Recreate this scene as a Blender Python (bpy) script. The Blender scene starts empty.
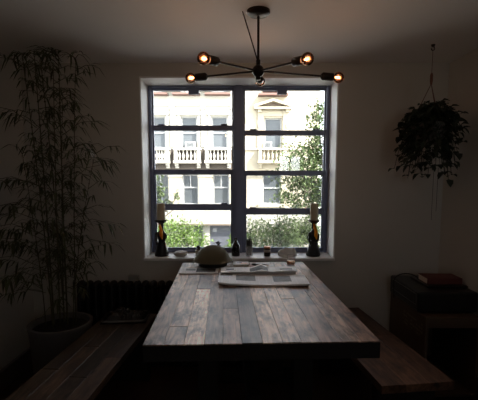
import bpy, bmesh, math, random
from mathutils import Vector, Matrix
PI = math.pi
random.seed(7)
SC = bpy.context.scene
COL = SC.collection

# ---------------------------------------------------------------- camera model (metres; window wall at Y = 3.2)
TILT = math.atan(41 / 385.0); CT, ST = math.cos(TILT), math.sin(TILT)
EYE = 1.53; FPX = 385.0

def at(px, py, Y):
    u = (px - 239) / FPX; v = (222 - py) / FPX
    h = Y * (v * CT - ST) / (CT + v * ST)
    return Vector((u * (Y * CT - h * ST), Y, EYE + h))

def on(px, py, Z):
    u = (px - 239) / FPX; v = (222 - py) / FPX; h = Z - EYE
    Y = h * (CT + v * ST) / (v * CT - ST)
    return Vector((u * (Y * CT - h * ST), Y, Z))

# ---------------------------------------------------------------- materials
def s2l(c):
    return tuple((x / 12.92 if x <= .04045 else ((x + .055) / 1.055) ** 2.4) for x in [k / 255 for k in c]) + (1,)

def mat(name, rgb, rough=.6, metal=0, spec=.5, noise=0, nscale=8, stretch=(1, 1, 1), bump=0, bscale=40, coat=0, trans=0):
    m = bpy.data.materials.new(name); m.use_nodes = True
    nt = m.node_tree; b = nt.nodes['Principled BSDF']
    c = s2l(rgb)
    b.inputs['Base Color'].default_value = c
    b.inputs['Roughness'].default_value = rough
    b.inputs['Metallic'].default_value = metal
    b.inputs['Specular IOR Level'].default_value = spec
    if coat: b.inputs['Coat Weight'].default_value = coat
    tc = nt.nodes.new('ShaderNodeTexCoord'); mp = nt.nodes.new('ShaderNodeMapping')
    mp.inputs['Scale'].default_value = stretch
    nt.links.new(tc.outputs['Object'], mp.inputs['Vector'])
    if noise:
        n = nt.nodes.new('ShaderNodeTexNoise'); n.inputs['Scale'].default_value = nscale
        n.inputs['Detail'].default_value = 5
        nt.links.new(mp.outputs[0], n.inputs['Vector'])
        mx = nt.nodes.new('ShaderNodeMix'); mx.data_type = 'RGBA'
        nt.links.new(n.outputs['Fac'], mx.inputs['Factor'])
        mx.inputs[6].default_value = tuple(x * (1 - noise) for x in c[:3]) + (1,)
        mx.inputs[7].default_value = tuple(min(1, x * (1 + noise)) for x in c[:3]) + (1,)
        nt.links.new(mx.outputs[2], b.inputs['Base Color'])
    if bump:
        n2 = nt.nodes.new('ShaderNodeTexNoise'); n2.inputs['Scale'].default_value = bscale
        nt.links.new(mp.outputs[0], n2.inputs['Vector'])
        bp = nt.nodes.new('ShaderNodeBump'); bp.inputs['Strength'].default_value = bump
        bp.inputs['Distance'].default_value = .01
        nt.links.new(n2.outputs['Fac'], bp.inputs['Height'])
        nt.links.new(bp.outputs[0], b.inputs['Normal'])
    return m

def leafmat(name, rgb, rough=.5, var=.4):
    m = bpy.data.materials.new(name); m.use_nodes = True
    nt = m.node_tree; b = nt.nodes['Principled BSDF']
    c = s2l(rgb)
    g = nt.nodes.new('ShaderNodeNewGeometry')
    mx = nt.nodes.new('ShaderNodeMix'); mx.data_type = 'RGBA'
    nt.links.new(g.outputs['Random Per Island'], mx.inputs['Factor'])
    mx.inputs[6].default_value = tuple(x * (1 - var) for x in c[:3]) + (1,)
    mx.inputs[7].default_value = tuple(min(1, x * (1 + var)) for x in c[:3]) + (1,)
    nt.links.new(mx.outputs[2], b.inputs['Base Color'])
    b.inputs['Roughness'].default_value = rough
    tr = nt.nodes.new('ShaderNodeBsdfTranslucent'); nt.links.new(mx.outputs[2], tr.inputs['Color'])
    ms = nt.nodes.new('ShaderNodeMixShader'); ms.inputs[0].default_value = .3
    nt.links.new(b.outputs[0], ms.inputs[1]); nt.links.new(tr.outputs[0], ms.inputs[2])
    nt.links.new(ms.outputs[0], nt.nodes['Material Output'].inputs['Surface'])
    return m

def glassmat(name, tint=(1, 1, 1, 1), gloss=(1, 1, 1, 1), ior=1.45):
    """thin clear glass: transparent with a fresnel reflection"""
    m = bpy.data.materials.new(name); m.use_nodes = True
    nt = m.node_tree; nt.nodes.remove(nt.nodes['Principled BSDF'])
    t = nt.nodes.new('ShaderNodeBsdfTransparent'); t.inputs[0].default_value = tint
    g = nt.nodes.new('ShaderNodeBsdfGlossy'); g.inputs[0].default_value = gloss; g.inputs['Roughness'].default_value = .03
    f = nt.nodes.new('ShaderNodeFresnel'); f.inputs[0].default_value = ior
    ms = nt.nodes.new('ShaderNodeMixShader')
    nt.links.new(f.outputs[0], ms.inputs[0]); nt.links.new(t.outputs[0], ms.inputs[1]); nt.links.new(g.outputs[0], ms.inputs[2])
    nt.links.new(ms.outputs[0], nt.nodes['Material Output'].inputs['Surface'])
    return m

def meshmat(name, opac, col):
    m = bpy.data.materials.new(name); m.use_nodes = True
    nt = m.node_tree; nt.nodes.remove(nt.nodes['Principled BSDF'])
    t = nt.nodes.new('ShaderNodeBsdfTransparent')
    g = nt.nodes.new('ShaderNodeBsdfDiffuse'); g.inputs[0].default_value = col
    ms = nt.nodes.new('ShaderNodeMixShader'); ms.inputs[0].default_value = opac
    nt.links.new(t.outputs[0], ms.inputs[1]); nt.links.new(g.outputs[0], ms.inputs[2])
    nt.links.new(ms.outputs[0], nt.nodes['Material Output'].inputs['Surface'])
    return m

def emitmat(name, rgb, strength):
    m = bpy.data.materials.new(name); m.use_nodes = True
    b = m.node_tree.nodes['Principled BSDF']
    b.inputs['Base Color'].default_value = (.8, .5, .3, 1)
    b.inputs['Emission Color'].default_value = s2l(rgb)
    b.inputs['Emission Strength'].default_value = strength
    return m

def plankmat(name, rough=.5, gain=1.0, knots=True, dark=.25, spec=.5):
    """old boards: colour of each board from the 'board' attribute, grain along the object's Y"""
    m = bpy.data.materials.new(name); m.use_nodes = True
    nt = m.node_tree; b = nt.nodes['Principled BSDF']; L = nt.links.new
    N = lambda t: nt.nodes.new(t)
    at_ = N('ShaderNodeAttribute'); at_.attribute_name = 'board'
    g = N('ShaderNodeNewGeometry'); tc = N('ShaderNodeTexCoord')
    off = N('ShaderNodeVectorMath'); off.operation = 'SCALE'
    cx = N('ShaderNodeCombineXYZ')
    for k in range(3): L(g.outputs['Random Per Island'], cx.inputs[k])
    L(cx.outputs[0], off.inputs[0]); off.inputs['Scale'].default_value = 37
    add = N('ShaderNodeVectorMath'); L(tc.outputs['Object'], add.inputs[0]); L(off.outputs[0], add.inputs[1])
    mp = N('ShaderNodeMapping'); mp.inputs['Scale'].default_value = (26, 2.6, 26); L(add.outputs[0], mp.inputs['Vector'])
    grain = N('ShaderNodeTexNoise'); grain.inputs['Scale'].default_value = 1.6; grain.inputs['Detail'].default_value = 7
    grain.inputs['Distortion'].default_value = 1.4; L(mp.outputs[0], grain.inputs['Vector'])
    mp2 = N('ShaderNodeMapping'); mp2.inputs['Scale'].default_value = (12, 5, 12); L(add.outputs[0], mp2.inputs['Vector'])
    stain = N('ShaderNodeTexNoise'); stain.inputs['Scale'].default_value = 1.1; stain.inputs['Detail'].default_value = 6
    stain.inputs['Roughness'].default_value = .7; L(mp2.outputs[0], stain.inputs['Vector'])
    r1 = N('ShaderNodeMapRange'); r1.inputs[1].default_value = .35; r1.inputs[2].default_value = .7
    r1.inputs[3].default_value = 1.3; r1.inputs[4].default_value = .42; L(grain.outputs['Fac'], r1.inputs[0])
    r2 = N('ShaderNodeMapRange'); r2.inputs[1].default_value = .46; r2.inputs[2].default_value = .64
    r2.inputs[3].default_value = 1.0; r2.inputs[4].default_value = dark; L(stain.outputs['Fac'], r2.inputs[0])
    mu = N('ShaderNodeMath'); mu.operation = 'MULTIPLY'; L(r1.outputs[0], mu.inputs[0]); L(r2.outputs[0], mu.inputs[1])
    last = mu
    if knots:
        mp3 = N('ShaderNodeMapping'); mp3.inputs['Scale'].default_value = (8, 4, 8); L(add.outputs[0], mp3.inputs['Vector'])
        vo = N('ShaderNodeTexVoronoi'); vo.inputs['Scale'].default_value = 1; L(mp3.outputs[0], vo.inputs['Vector'])
        r3 = N('ShaderNodeMapRange'); r3.inputs[1].default_value = .05; r3.inputs[2].default_value = .17
        r3.inputs[3].default_value = .3; r3.inputs[4].default_value = 1; L(vo.outputs['Distance'], r3.inputs[0])
        mu2 = N('ShaderNodeMath'); mu2.operation = 'MULTIPLY'; L(mu.outputs[0], mu2.inputs[0]); L(r3.outputs[0], mu2.inputs[1])
        last = mu2
    vm = N('ShaderNodeVectorMath'); vm.operation = 'SCALE'; L(at_.outputs['Color'], vm.inputs[0]); L(last.outputs[0], vm.inputs['Scale'])
    vg = N('ShaderNodeVectorMath'); vg.operation = 'SCALE'; L(vm.outputs[0], vg.inputs[0]); vg.inputs['Scale'].default_value = gain
    L(vg.outputs[0], b.inputs['Base Color'])
    b.inputs['Roughness'].default_value = rough; b.inputs['Specular IOR Level'].default_value = spec
    bp = N('ShaderNodeBump'); bp.inputs['Strength'].default_value = .25; bp.inputs['Distance'].default_value = .004
    L(grain.outputs['Fac'], bp.inputs['Height']); L(bp.outputs[0], b.inputs['Normal'])
    return m

def papermat(name, base, rects, lines=True):
    """newsprint: rows of grey print plus picture blocks given as (u0,u1,v0,v1,grey)"""
    m = bpy.data.materials.new(name); m.use_nodes = True
    nt = m.node_tree; b = nt.nodes['Principled BSDF']; L = nt.links.new
    N = lambda t: nt.nodes.new(t)
    uv = N('ShaderNodeUVMap'); uv.uv_map = 'UVMap'
    sp = N('ShaderNodeSeparateXYZ'); L(uv.outputs[0], sp.inputs[0])
    def M(op, a, c=None):
        x = N('ShaderNodeMath'); x.operation = op
        for i, q in enumerate((a, c)):
            if q is None: continue
            if hasattr(q, 'node'): L(q, x.inputs[i])
            else: x.inputs[i].default_value = q
        return x.outputs[0]
    base_c = s2l((base,) * 3)[0]
    col = None
    if lines:
        w = M('PINGPONG', M('MULTIPLY', sp.outputs[1], 60), .5)
        ln = M('GREATER_THAN', w, .26)
        cw = M('LESS_THAN', M('PINGPONG', M('MULTIPLY', sp.outputs[0], 12), .5), .44)
        nz = N('ShaderNodeTexNoise'); nz.inputs['Scale'].default_value = 160; L(uv.outputs[0], nz.inputs['Vector'])
        ink = M('MULTIPLY', M('MULTIPLY', ln, cw), M('GREATER_THAN', nz.outputs['Fac'], .42))
        col = M('SUBTRACT', base_c, M('MULTIPLY', ink, base_c * .22))
    else:
        col = M('ADD', base_c, 0)
    for (u0, u1, v0, v1, gr) in rects:
        mask = M('MULTIPLY', M('MULTIPLY', M('GREATER_THAN', sp.outputs[0], u0), M('LESS_THAN', sp.outputs[0], u1)),
                 M('MULTIPLY', M('GREATER_THAN', sp.outputs[1], v0), M('LESS_THAN', sp.outputs[1], v1)))
        nz = N('ShaderNodeTexNoise'); nz.inputs['Scale'].default_value = 14; L(uv.outputs[0], nz.inputs['Vector'])
        g2 = M('MULTIPLY', nz.outputs['Fac'], 2 * s2l((gr,) * 3)[0])
        mx = N('ShaderNodeMix'); mx.data_type = 'FLOAT'
        L(mask, mx.inputs[0]); L(col, mx.inputs[2]); L(g2, mx.inputs[3])
        col = mx.outputs[0]
    cb = N('ShaderNodeCombineColor')
    L(col, cb.inputs[0]); L(M('MULTIPLY', col, .96), cb.inputs[1]); L(M('MULTIPLY', col, .93), cb.inputs[2])
    L(cb.outputs[0], b.inputs['Base Color']); b.inputs['Roughness'].default_value = .7
    return m

# ---------------------------------------------------------------- mesh builder
class MB:
    def __init__(s): s.v = []; s.f = []; s.c = []; s.uv = None; s.X = Matrix.Identity(4)
    def add(s, vs, fs, col=None):
        o = len(s.v); s.v += [s.X @ Vector(p) for p in vs]
        for f in fs: s.f.append([i + o for i in f]); s.c.append(col)
        return s
    def box(s, x0, x1, y0, y1, z0, z1, col=None):
        return s.add([(x, y, z) for z in (z0, z1) for y in (y0, y1) for x in (x0, x1)],
                     [(0, 2, 3, 1), (4, 5, 7, 6), (0, 1, 5, 4), (2, 6, 7, 3), (0, 4, 6, 2), (1, 3, 7, 5)], col)
    def hexa(s, lo, hi, col=None):
        return s.add(list(lo) + list(hi), [(3, 2, 1, 0), (4, 5, 6, 7), (0, 1, 5, 4), (1, 2, 6, 5), (2, 3, 7, 6), (3, 0, 4, 7)], col)
    def lathe(s, prof, n=24, c=(0, 0, 0), col=None, sx=1, sy=1):
        vs = []; fs = []
        for (r, z) in prof:
            for k in range(n):
                a = 2 * PI * k / n; vs.append((c[0] + r * sx * math.cos(a), c[1] + r * sy * math.sin(a), c[2] + z))
        for i in range(len(prof) - 1):
            for k in range(n):
                k2 = (k + 1) % n
                fs.append((i * n + k, i * n + k2, (i + 1) * n + k2, (i + 1) * n + k))
        fs.append(tuple(range(n - 1, -1, -1))); fs.append(tuple((len(prof) - 1) * n + k for k in range(n)))
        return s.add(vs, fs, col)
    def tube(s, pts, r, n=8, col=None):
        pts = [Vector(p) for p in pts]; rs = r if isinstance(r, (list, tuple)) else [r] * len(pts)
        vs = []; fs = []; up = None
        for i, p in enumerate(pts):
            d = (pts[min(i + 1, len(pts) - 1)] - pts[max(i - 1, 0)]).normalized()
            if up is None: up = Vector((0, 0, 1)) if abs(d.z) < .9 else Vector((1, 0, 0))
            a = d.cross(up).normalized(); b = a.cross(d).normalized(); up = b
            for k in range(n):
                t = 2 * PI * k / n; vs.append(p + (a * math.cos(t) + b * math.sin(t)) * rs[i])
        for i in range(len(pts) - 1):
            for k in range(n):
                k2 = (k + 1) % n
                fs.append((i * n + k, i * n + k2, (i + 1) * n + k2, (i + 1) * n + k))
        fs.append(tuple(range(n - 1, -1, -1))); fs.append(tuple((len(pts) - 1) * n + k for k in range(n)))
        return s.add(vs, fs, col)
    def ball(s, c, r, n=16, m=10, sx=1, sy=1, sz=1, col=None):
        prof = [(r * math.sin(PI * i / m) + 1e-5, -r * sz * math.cos(PI * i / m)) for i in range(m + 1)]
        return s.lathe(prof, n, c, col, sx, sy)
    def leaf(s, base, d, L, W, up=Vector((0, 0, 1)), droop=.2):
        """a pointed leaf folded along its midrib"""
        d = d.normalized(); side = d.cross(up)
        if side.length < .05: side = d.cross(Vector((1, 0, 0)))
        side.normalize(); nrm = side.cross(d)
        m1 = base + d * L * .4 + nrm * L * .05; tip = base + d * L - Vector((0, 0, 1)) * L * droop
        m2 = base + d * L * .72 - Vector((0, 0, 1)) * L * droop * .4
        e = nrm * W * .18
        vs = [base, m1 + side * W * .5 + e, m1, m1 - side * W * .5 + e, m2 + side * W * .38 + e, m2, m2 - side * W * .38 + e, tip]
        return s.add(vs, [(0, 1, 2), (0, 2, 3), (1, 4, 5, 2), (2, 5, 6, 3), (4, 7, 5), (5, 7, 6)])
    def build(s, name, m, parent=None, smooth=False, bevel=0, seg=2, world=False, sub=0):
        me = bpy.data.meshes.new(name)
        off = Vector((0, 0, 0))
        if world and parent is not None:
            p = parent
            while p is not None: off += Vector(p.location); p = p.parent
        me.from_pydata([tuple(Vector(p) - off) for p in s.v], [], s.f)
        bm = bmesh.new(); bm.from_mesh(me); bmesh.ops.recalc_face_normals(bm, faces=bm.faces); bm.to_mesh(me); bm.free()
        if any(c is not None for c in s.c):
            ca = me.color_attributes.new('board', 'FLOAT_COLOR', 'CORNER')
            for p in me.polygons:
                c = s.c[p.index] or (.2, .2, .2, 1)
                for li in p.loop_indices: ca.data[li].color = c
        if s.uv is not None:
            ul = me.uv_layers.new(name='UVMap')
            for p in me.polygons:
                for li in p.loop_indices: ul.data[li].uv = s.uv[me.loops[li].vertex_index]
        if smooth:
            me.polygons.foreach_set('use_smooth', [True] * len(me.polygons))
        o = bpy.data.objects.new(name, me); COL.objects.link(o)
        if m: me.materials.append(m)
        if parent is not None: o.parent = parent
        if bevel:
            b = o.modifiers.new('bevel', 'BEVEL'); b.width = bevel; b.segments = seg; b.limit_method = 'ANGLE'; b.angle_limit = .6
        if smooth and not sub:
            try: me.set_sharp_from_angle(angle=.7)
            except Exception: pass
        if sub:
            q = o.modifiers.new('sub', 'SUBSURF'); q.levels = sub; q.render_levels = sub
        return o

def tag(o, label, cat, group=None):
    o['label'] = label; o['category'] = cat
    if group: o['group'] = group
    return o

def thing(name, label, cat, loc=(0, 0, 0), rz=0, group=None):
    o = bpy.data.objects.new(name, None); COL.objects.link(o); o.empty_display_size = .1
    o.location = loc; o.rotation_euler = (0, 0, rz)
    return tag(o, label, cat, group)

def struct(o): o['kind'] = 'structure'; return o

def dup(root, loc, label, group=None):
    r = root.copy(); COL.objects.link(r); r.location = loc; r['label'] = label
    if group: r['group'] = group
    for ch in list(root.children):
        c = ch.copy(); COL.objects.link(c); c.parent = r
        for g in list(ch.children):
            d = g.copy(); COL.objects.link(d); d.parent = c
    return r

def holed(mb, x0, x1, y0, y1, z0, z1, holes):
    """a wall slab with rectangular openings"""
    xs = sorted({x0, x1} | {h[0] for h in holes} | {h[1] for h in holes})
    zs = sorted({z0, z1} | {h[2] for h in holes} | {h[3] for h in holes})
    xs = [x for x in xs if x0 <= x <= x1]; zs = [z for z in zs if z0 <= z <= z1]
    for a, b in zip(xs, xs[1:]):
        run = None
        for c, d in zip(zs, zs[1:]):
            mx, mz = (a + b) / 2, (c + d) / 2
            if any(h[0] < mx < h[1] and h[2] < mz < h[3] for h in holes):
                if run: mb.box(a, b, y0, y1, run[0], run[1]); run = None
            else: run = (run[0], d) if run else (c, d)
        if run: mb.box(a, b, y0, y1, run[0], run[1])
    return mb

# ================================================================ materials in use
M = {}
M['wall'] = mat('wall_paint', (200, 195, 188), .85, noise=.05, nscale=3, spec=.2)
M['ceil'] = mat('ceiling_paint', (238, 236, 234), .9, noise=.04, nscale=2, spec=.2)
M['reveal'] = mat('reveal_paint', (240, 238, 236), .6, noise=.05, nscale=6)
M['sill'] = mat('sill_paint', (236, 233, 231), .45, noise=.08, nscale=9)
M['floor'] = mat('floor_boards', (70, 48, 36), .5, noise=.3, nscale=6, stretch=(8, 1, 1))
M['base'] = mat('baseboard_paint', (120, 112, 110), .5)
M['frame'] = mat('window_paint', (122, 131, 160), .4, noise=.08, nscale=12)
M['glass'] = glassmat('window_glass', (.97, .98, .98, 1))
M['screen'] = meshmat('insect_mesh', .16, (.35, .36, .36, 1))
M['bronze'] = mat('dark_bronze', (52, 44, 40), .35, metal=.8)
M['bulb'] = glassmat('bulb_glass', (1, .74, .58, 1), (1, .7, .5, 1), 1.5)
M['fil'] = emitmat('filament', (255, 176, 110), 2.0)
M['wood'] = plankmat('weathered_boards', .45, 1.8, dark=.16)
M['bench'] = plankmat('bench_boards', .45, 1.0, dark=.45)
M['beam'] = mat('dark_timber', (30, 22, 19), .7, noise=.3, nscale=5, stretch=(1, 8, 1))
M['iron'] = mat('black_iron', (11, 11, 12), .5, noise=.1)
M['black'] = mat('black_plastic', (14, 14, 16), .35)
M['gloss'] = mat('black_gloss', (20, 20, 22), .18)
M['rimm'] = mat('dark_metal_rim', (120, 118, 118), .3, metal=.9)
M['film'] = mat('dark_crumpled_film', (52, 52, 56), .2, bump=.8, bscale=30)
M['potc'] = mat('planter_grey', (104, 100, 99), .6, noise=.08, nscale=10)
M['soil'] = mat('soil', (28, 21, 17), .95, bump=.8, bscale=60)
M['cane'] = mat('bamboo_cane', (74, 70, 40), .5, noise=.2)
M['bleaf'] = leafmat('bamboo_leaf', (80, 86, 58), .45)
M['hleaf'] = leafmat('trailing_leaf', (48, 58, 48), .5)
M['helmet'] = mat('olive_paint', (98, 92, 70), .85, noise=.12, nscale=14)
M['leather'] = mat('dark_leather', (30, 25, 22), .6)
M['wax'] = mat('cream_wax', (196, 184, 156), .45, noise=.04)
M['figure'] = mat('black_figurine', (20, 19, 18), .35, bump=.3, bscale=50)
M['orange'] = leafmat('orange_streak', (246, 168, 30), .5, .1)
M['stone'] = mat('pale_stone', (206, 203, 198), .7, noise=.25, nscale=18, bump=.5, bscale=25)
M['dish'] = mat('pale_ceramic', (190, 186, 178), .35)
M['darkglass'] = mat('dark_glass', (12, 13, 14), .1)
M['clear'] = glassmat('clear_glass', (.94, .95, .95, 1))
M['haze'] = meshmat('glass_sheen', .2, (.8, .8, .8, 1))  # white diffuse mixed in for the reflections on clear glass
M['amber'] = mat('amber_liquid', (196, 104, 22), .1)
M['copper'] = mat('copper_lid', (176, 112, 80), .35, metal=.7)
M['labelp'] = mat('pale_label', (176, 168, 158), .6)
M['brush'] = mat('dark_handles', (26, 24, 24), .5)
M['cover'] = mat('maroon_cover', (104, 50, 44), .6)
M['pages'] = mat('page_block', (232, 226, 214), .8, noise=.1, nscale=80, stretch=(1, 1, 20))
M['cratew'] = mat('crate_wood', (84, 66, 52), .65, noise=.25, nscale=5, stretch=(2, 8, 8))
M['print'] = mat('crate_print', (120, 106, 92), .7)
M['silver'] = mat('silver_line', (160, 160, 165), .3, metal=.8)
M['tin'] = mat('grey_tin', (150, 148, 142), .4, metal=.4)
M['rope'] = mat('rope_tan', (110, 76, 62), .8)
M['newsA'] = papermat('newsprint_lower', 248, [(.20, .42, .30, .85, 128), (.62, .82, .25, .85, 118), (.02, .16, .70, .92, 150)])
M['newsB'] = papermat('newsprint_upper', 250, [(.38, .62, .10, .80, 104), (.07, .17, .40, .70, 110), (.78, .94, .25, .55, 130)])
M['mag'] = papermat('magazine_page', 246, [(.42, .92, .25, .95, 60), (.15, .40, .5, .9, 130)])
M['pad'] = papermat('notebook_cover', 236, [(.25, .55, .4, .7, 90)], False)

M['stoneW'] = mat('white_limestone', (154, 150, 142), .85, noise=.05, nscale=1.5)
M['stoneC'] = mat('cream_limestone', (150, 141, 124), .85, noise=.06, nscale=1.5)
M['stoneT'] = mat('tan_stone', (90, 78, 68), .85, noise=.08, nscale=2)
M['ledge'] = mat('pink_sandstone', (97, 71, 64), .85)
M['shaded'] = mat('balcony_shade_stone', (66, 58, 52), .85)  # dark tone stands in for the shade around the balconies
M['winw'] = mat('white_sash', (144, 144, 144), .6)
M['pane'] = mat('house_pane', (70, 74, 78), .15, spec=.25)
M['door'] = mat('grey_door', (73, 75, 83), .5)
M['acw'] = mat('white_appliance', (135, 135, 135), .5)
M['acg'] = mat('grille_grey', (58, 60, 63), .6)
M['bark'] = mat('bark', (72, 62, 52), .9, noise=.3)
M['tleaf'] = leafmat('tree_leaf', (67, 81, 45), .5, .5)
M['sleaf'] = leafmat('shrub_leaf', (89, 113, 46), .5, .5)
M['asph'] = mat('asphalt', (110, 108, 106), .9, noise=.1)
M['pave'] = mat('pavement', (150, 146, 140), .9, noise=.1)

# ================================================================ the room
XL, XR, YB, YW, ZC = -1.753, 1.687, -1.6, 3.2, 2.469
OX0, OX1, OZ0, OZ1 = -.803, .806, .862, 2.364
YO = 3.52                                            # outer face of the window wall
struct(MB().box(XL - .2, XR + .2, YB - .2, YO, -.2, 0).build('floor', M['floor']))
struct(MB().box(XL - .2, XR + .2, YB - .2, YO, ZC, ZC + .25).build('ceiling', M['ceil']))
struct(MB().box(XL - .2, XL, YB - .2, YW, 0, ZC).build('wall_left', M['wall']))
struct(MB().box(XR, XR + .2, YB - .2, YW, 0, ZC).build('wall_right', M['wall']))
BX0, BX1, BZ0, BZ1 = .85, 1.41, 1.66, 2.12            # invented window behind the camera for fill light, shielded by an added roof
struct(holed(MB(), XL, XR, YB - .2, YB, 0, ZC, [(BX0, BX1, BZ0, BZ1)]).build('wall_back', M['wall']))
w2 = bpy.data.objects.new('fill_window', None); COL.objects.link(w2); w2.location = ((BX0 + BX1) / 2, YB - .1, BZ0); struct(w2)
f2 = MB(); BXM = (BX0 + BX1) / 2
for a, b in ((BX0, BX0 + .05), (BXM - .025, BXM + .025), (BX1 - .05, BX1)): f2.box(a, b, YB - .13, YB - .07, BZ0, BZ1)
for a, b in ((BZ0, BZ0 + .05), (BZ1 - .05, BZ1)):
    f2.box(BX0 + .05, BXM - .025, YB - .13, YB - .07, a, b).box(BXM + .025, BX1 - .05, YB - .13, YB - .07, a, b)
f2.build('frame', M['frame'], w2, world=True)
MB().box(BX0 + .03, BX1 - .03, YB - .102, YB - .098, BZ0 + .03, BZ1 - .03).build('pane', M['glass'], w2, world=True)
struct(MB().box(XL - 1.2, XR + 1.8, YB - 1.9, YB - .2, ZC, ZC + .2).build('sun_block_slab', M['base']))  # added slab, keeps direct sun off the fill window
struct(holed(MB(), XL - .2, XR + .2, YW, YO, 0, ZC, [(OX0, OX1, OZ0, OZ1)]).build('wall_front', M['wall']))
# painted lining of the window opening
t = .012
mb = MB().box(OX0, OX0 + t, YW - .004, 3.45, OZ0, OZ1).box(OX1 - t, OX1, YW - .004, 3.45, OZ0, OZ1).box(OX0 + t, OX1 - t, YW - .004, 3.45, OZ1 - t, OZ1)
struct(mb.build('trim_1', M['reveal']))
SZ = .886
struct(MB().box(OX0 + .001, OX1 - .001, YW - .022, 3.45, OZ0 - .0, SZ).build('window_sill', M['sill'], bevel=.004))
struct(MB().box(XL, XL + .018, YB, YW, 0, .13).box(XL, XL + .026, YB, YW, .13, .15).build('baseboard_left', M['base']))
struct(MB().box(XR - .018, XR, YB, YW, 0, .15).build('baseboard_right', M['base']))
struct(MB().box(XL + .03, XR - .02, YW - .018, YW, 0, .15).build('baseboard_front', M['base']))

# ---- the double window: two double-hung units side by side
win = bpy.data.objects.new('window_1', None); COL.objects.link(win); win.location = (0, 3.45, SZ); struct(win)
FX0, FX1, FZ0, FZ1 = OX0 + t, OX1 - t, SZ, OZ1 - t
P = lambda x, y: at(x, y, 3.46)
lx0, lx1 = P(154, 150).x, P(232, 150).x
rx0, rx1 = P(245.2, 150).x, P(324, 150).x
fr = MB()
fr.box(FX0, lx0 - .012, 3.44, 3.51, FZ0, FZ1).box(rx1 + .012, FX1, 3.44, 3.51, FZ0, FZ1)
ztop = P(239, 90).z; zbot = P(239, 247.5).z
fr.box(lx0 - .012, rx1 + .012, 3.44, 3.51, ztop + .02, FZ1).box(lx0 - .012, rx1 + .012, 3.44, 3.51, FZ0, zbot - .03)
fr.build('frame', M['frame'], win, bevel=.004, world=True)
MB().box(lx1 + .012, rx0 - .012, 3.435, 3.51, zbot - .03, ztop + .02).box(lx1 + .03, rx0 - .03, 3.42, 3.44, FZ0, FZ1).build('mullion', M['frame'], win, bevel=.004, world=True)
bars = [P(239, y).z for y in (125, 130.5, 169.5, 174.6, 204, 210.3)]
for (x0, x1) in ((lx0, lx1), (rx0, rx1)):
    if x0 > 0: bars = [P(239, y).z for y in (130, 135.4, 170.5, 175.6, 208.2, 214.6)]
    for name, zt, zb_, mid, yy in (('upper_sash', ztop, (bars[2] + bars[3]) / 2, (bars[0], bars[1]), 3.478),
                                   ('lower_sash', (bars[2] + bars[3]) / 2, zbot, (bars[4], bars[5]), 3.455)):
        w = .014 if name == 'upper_sash' else .026
        up = name == 'upper_sash'
        sm = MB().box(x0 - .014, x0 - .014 + w, yy, yy + .022, zb_ - (0 if up else .03), zt + (.02 if up else 0))
        sm.box(x1 + .014 - w, x1 + .014, yy, yy + .022, zb_ - (0 if up else .03), zt + (.02 if up else 0))
        if up:
            sm.box(x0, x1, yy, yy + .022, zt, zt + .02).box(x0, x1, yy, yy + .022, zb_, bars[2])
        else:
            sm.box(x0, x1, yy, yy + .022, bars[3], zt).box(x0, x1, yy, yy + .022, zb_ - .03, zb_)
        sash = sm.build(name, M['frame'], win, world=True)
        MB().box(x0, x1, yy - .003, yy + .022, mid[1], mid[0]).build('muntin', M['frame'], sash, world=True, bevel=.003)
        zl, zh = (zb_, zt) if up else (zb_, bars[3])
        MB().box(x0 - .004, x1 + .004, yy + .010, yy + .014, zl, zh).build('pane', M['glass'], sash, world=True)
        lb = MB()
        for fx in (.1, .9):
            xx = x0 + (x1 - x0) * fx; zz = mid[0]
            lb.box(xx - .028, xx + .028, yy - .012, yy + .01, zz - .004, zz + .011)
        lb.build('sash_lift', M['frame'], sash, world=True, bevel=.002)
        if not up:
            xx = (x0 + x1) / 2
            lk = MB().box(xx - .03, xx + .03, yy - .008, yy + .018, zt, zt + .008)
            lk.lathe([(.016, 0), (.016, .01), (.008, .016)], 12, (xx, yy + .004, zt + .008))
            lk.build('sash_lock', M['frame'], sash, world=True, smooth=True)
            MB().box(x0 + .012, x1 - .012, yy + .040, yy + .041, zb_ - .01, zt).build('insect_screen', M['screen'], sash, world=True)
    xa = P(188.5, 90).x if x0 < 0 else P(277, 90).x
    xb = P(199, 90).x if x0 < 0 else P(287, 90).x
    MB().box(xa, xb, 3.45, 3.475, P(239, 94.5).z, ztop + .03).build('stop_block', M['frame'], win, world=True, bevel=.003)

# ================================================================ chandelier
hub = Vector((.108, 2.25, 2.147))
ch = thing('chandelier', 'dark bronze five armed ceiling lamp with bare globe bulbs, hanging above the table', 'lamp', (hub.x, hub.y, hub.z))
h = MB().ball(hub, .034, 20, 12).lathe([(.012, .03), (.012, .06)], 12, hub).lathe([(.014, -.05), (.014, -.03)], 12, hub)
h.build('hub', M['bronze'], ch, world=True, smooth=True)
MB().tube([hub + Vector((0, 0, .03)), Vector((hub.x, hub.y, ZC - .02))], .007, 10).build('stem', M['bronze'], ch, world=True, smooth=True)
MB().lathe([(.065, 0), (.065, -.012), (.05, -.024), (.012, -.03)], 28, (hub.x, hub.y, ZC)).build('canopy', M['bronze'], ch, world=True, smooth=True)
MB().tube([hub + Vector((-.005, 0, .06)), hub + Vector((-.03, 0, .14)), Vector((.02, 2.25, ZC - .002))], .0035, 8).build('cord', M['bronze'], ch, world=True, smooth=True)
bulbs = [at(203.5, 58.5, 1.91), at(307.5, 59, 1.91), at(190.5, 78, 2.36), at(338.5, 77.5, 2.30), at(260.5, 81.5, 2.64)]
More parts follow.
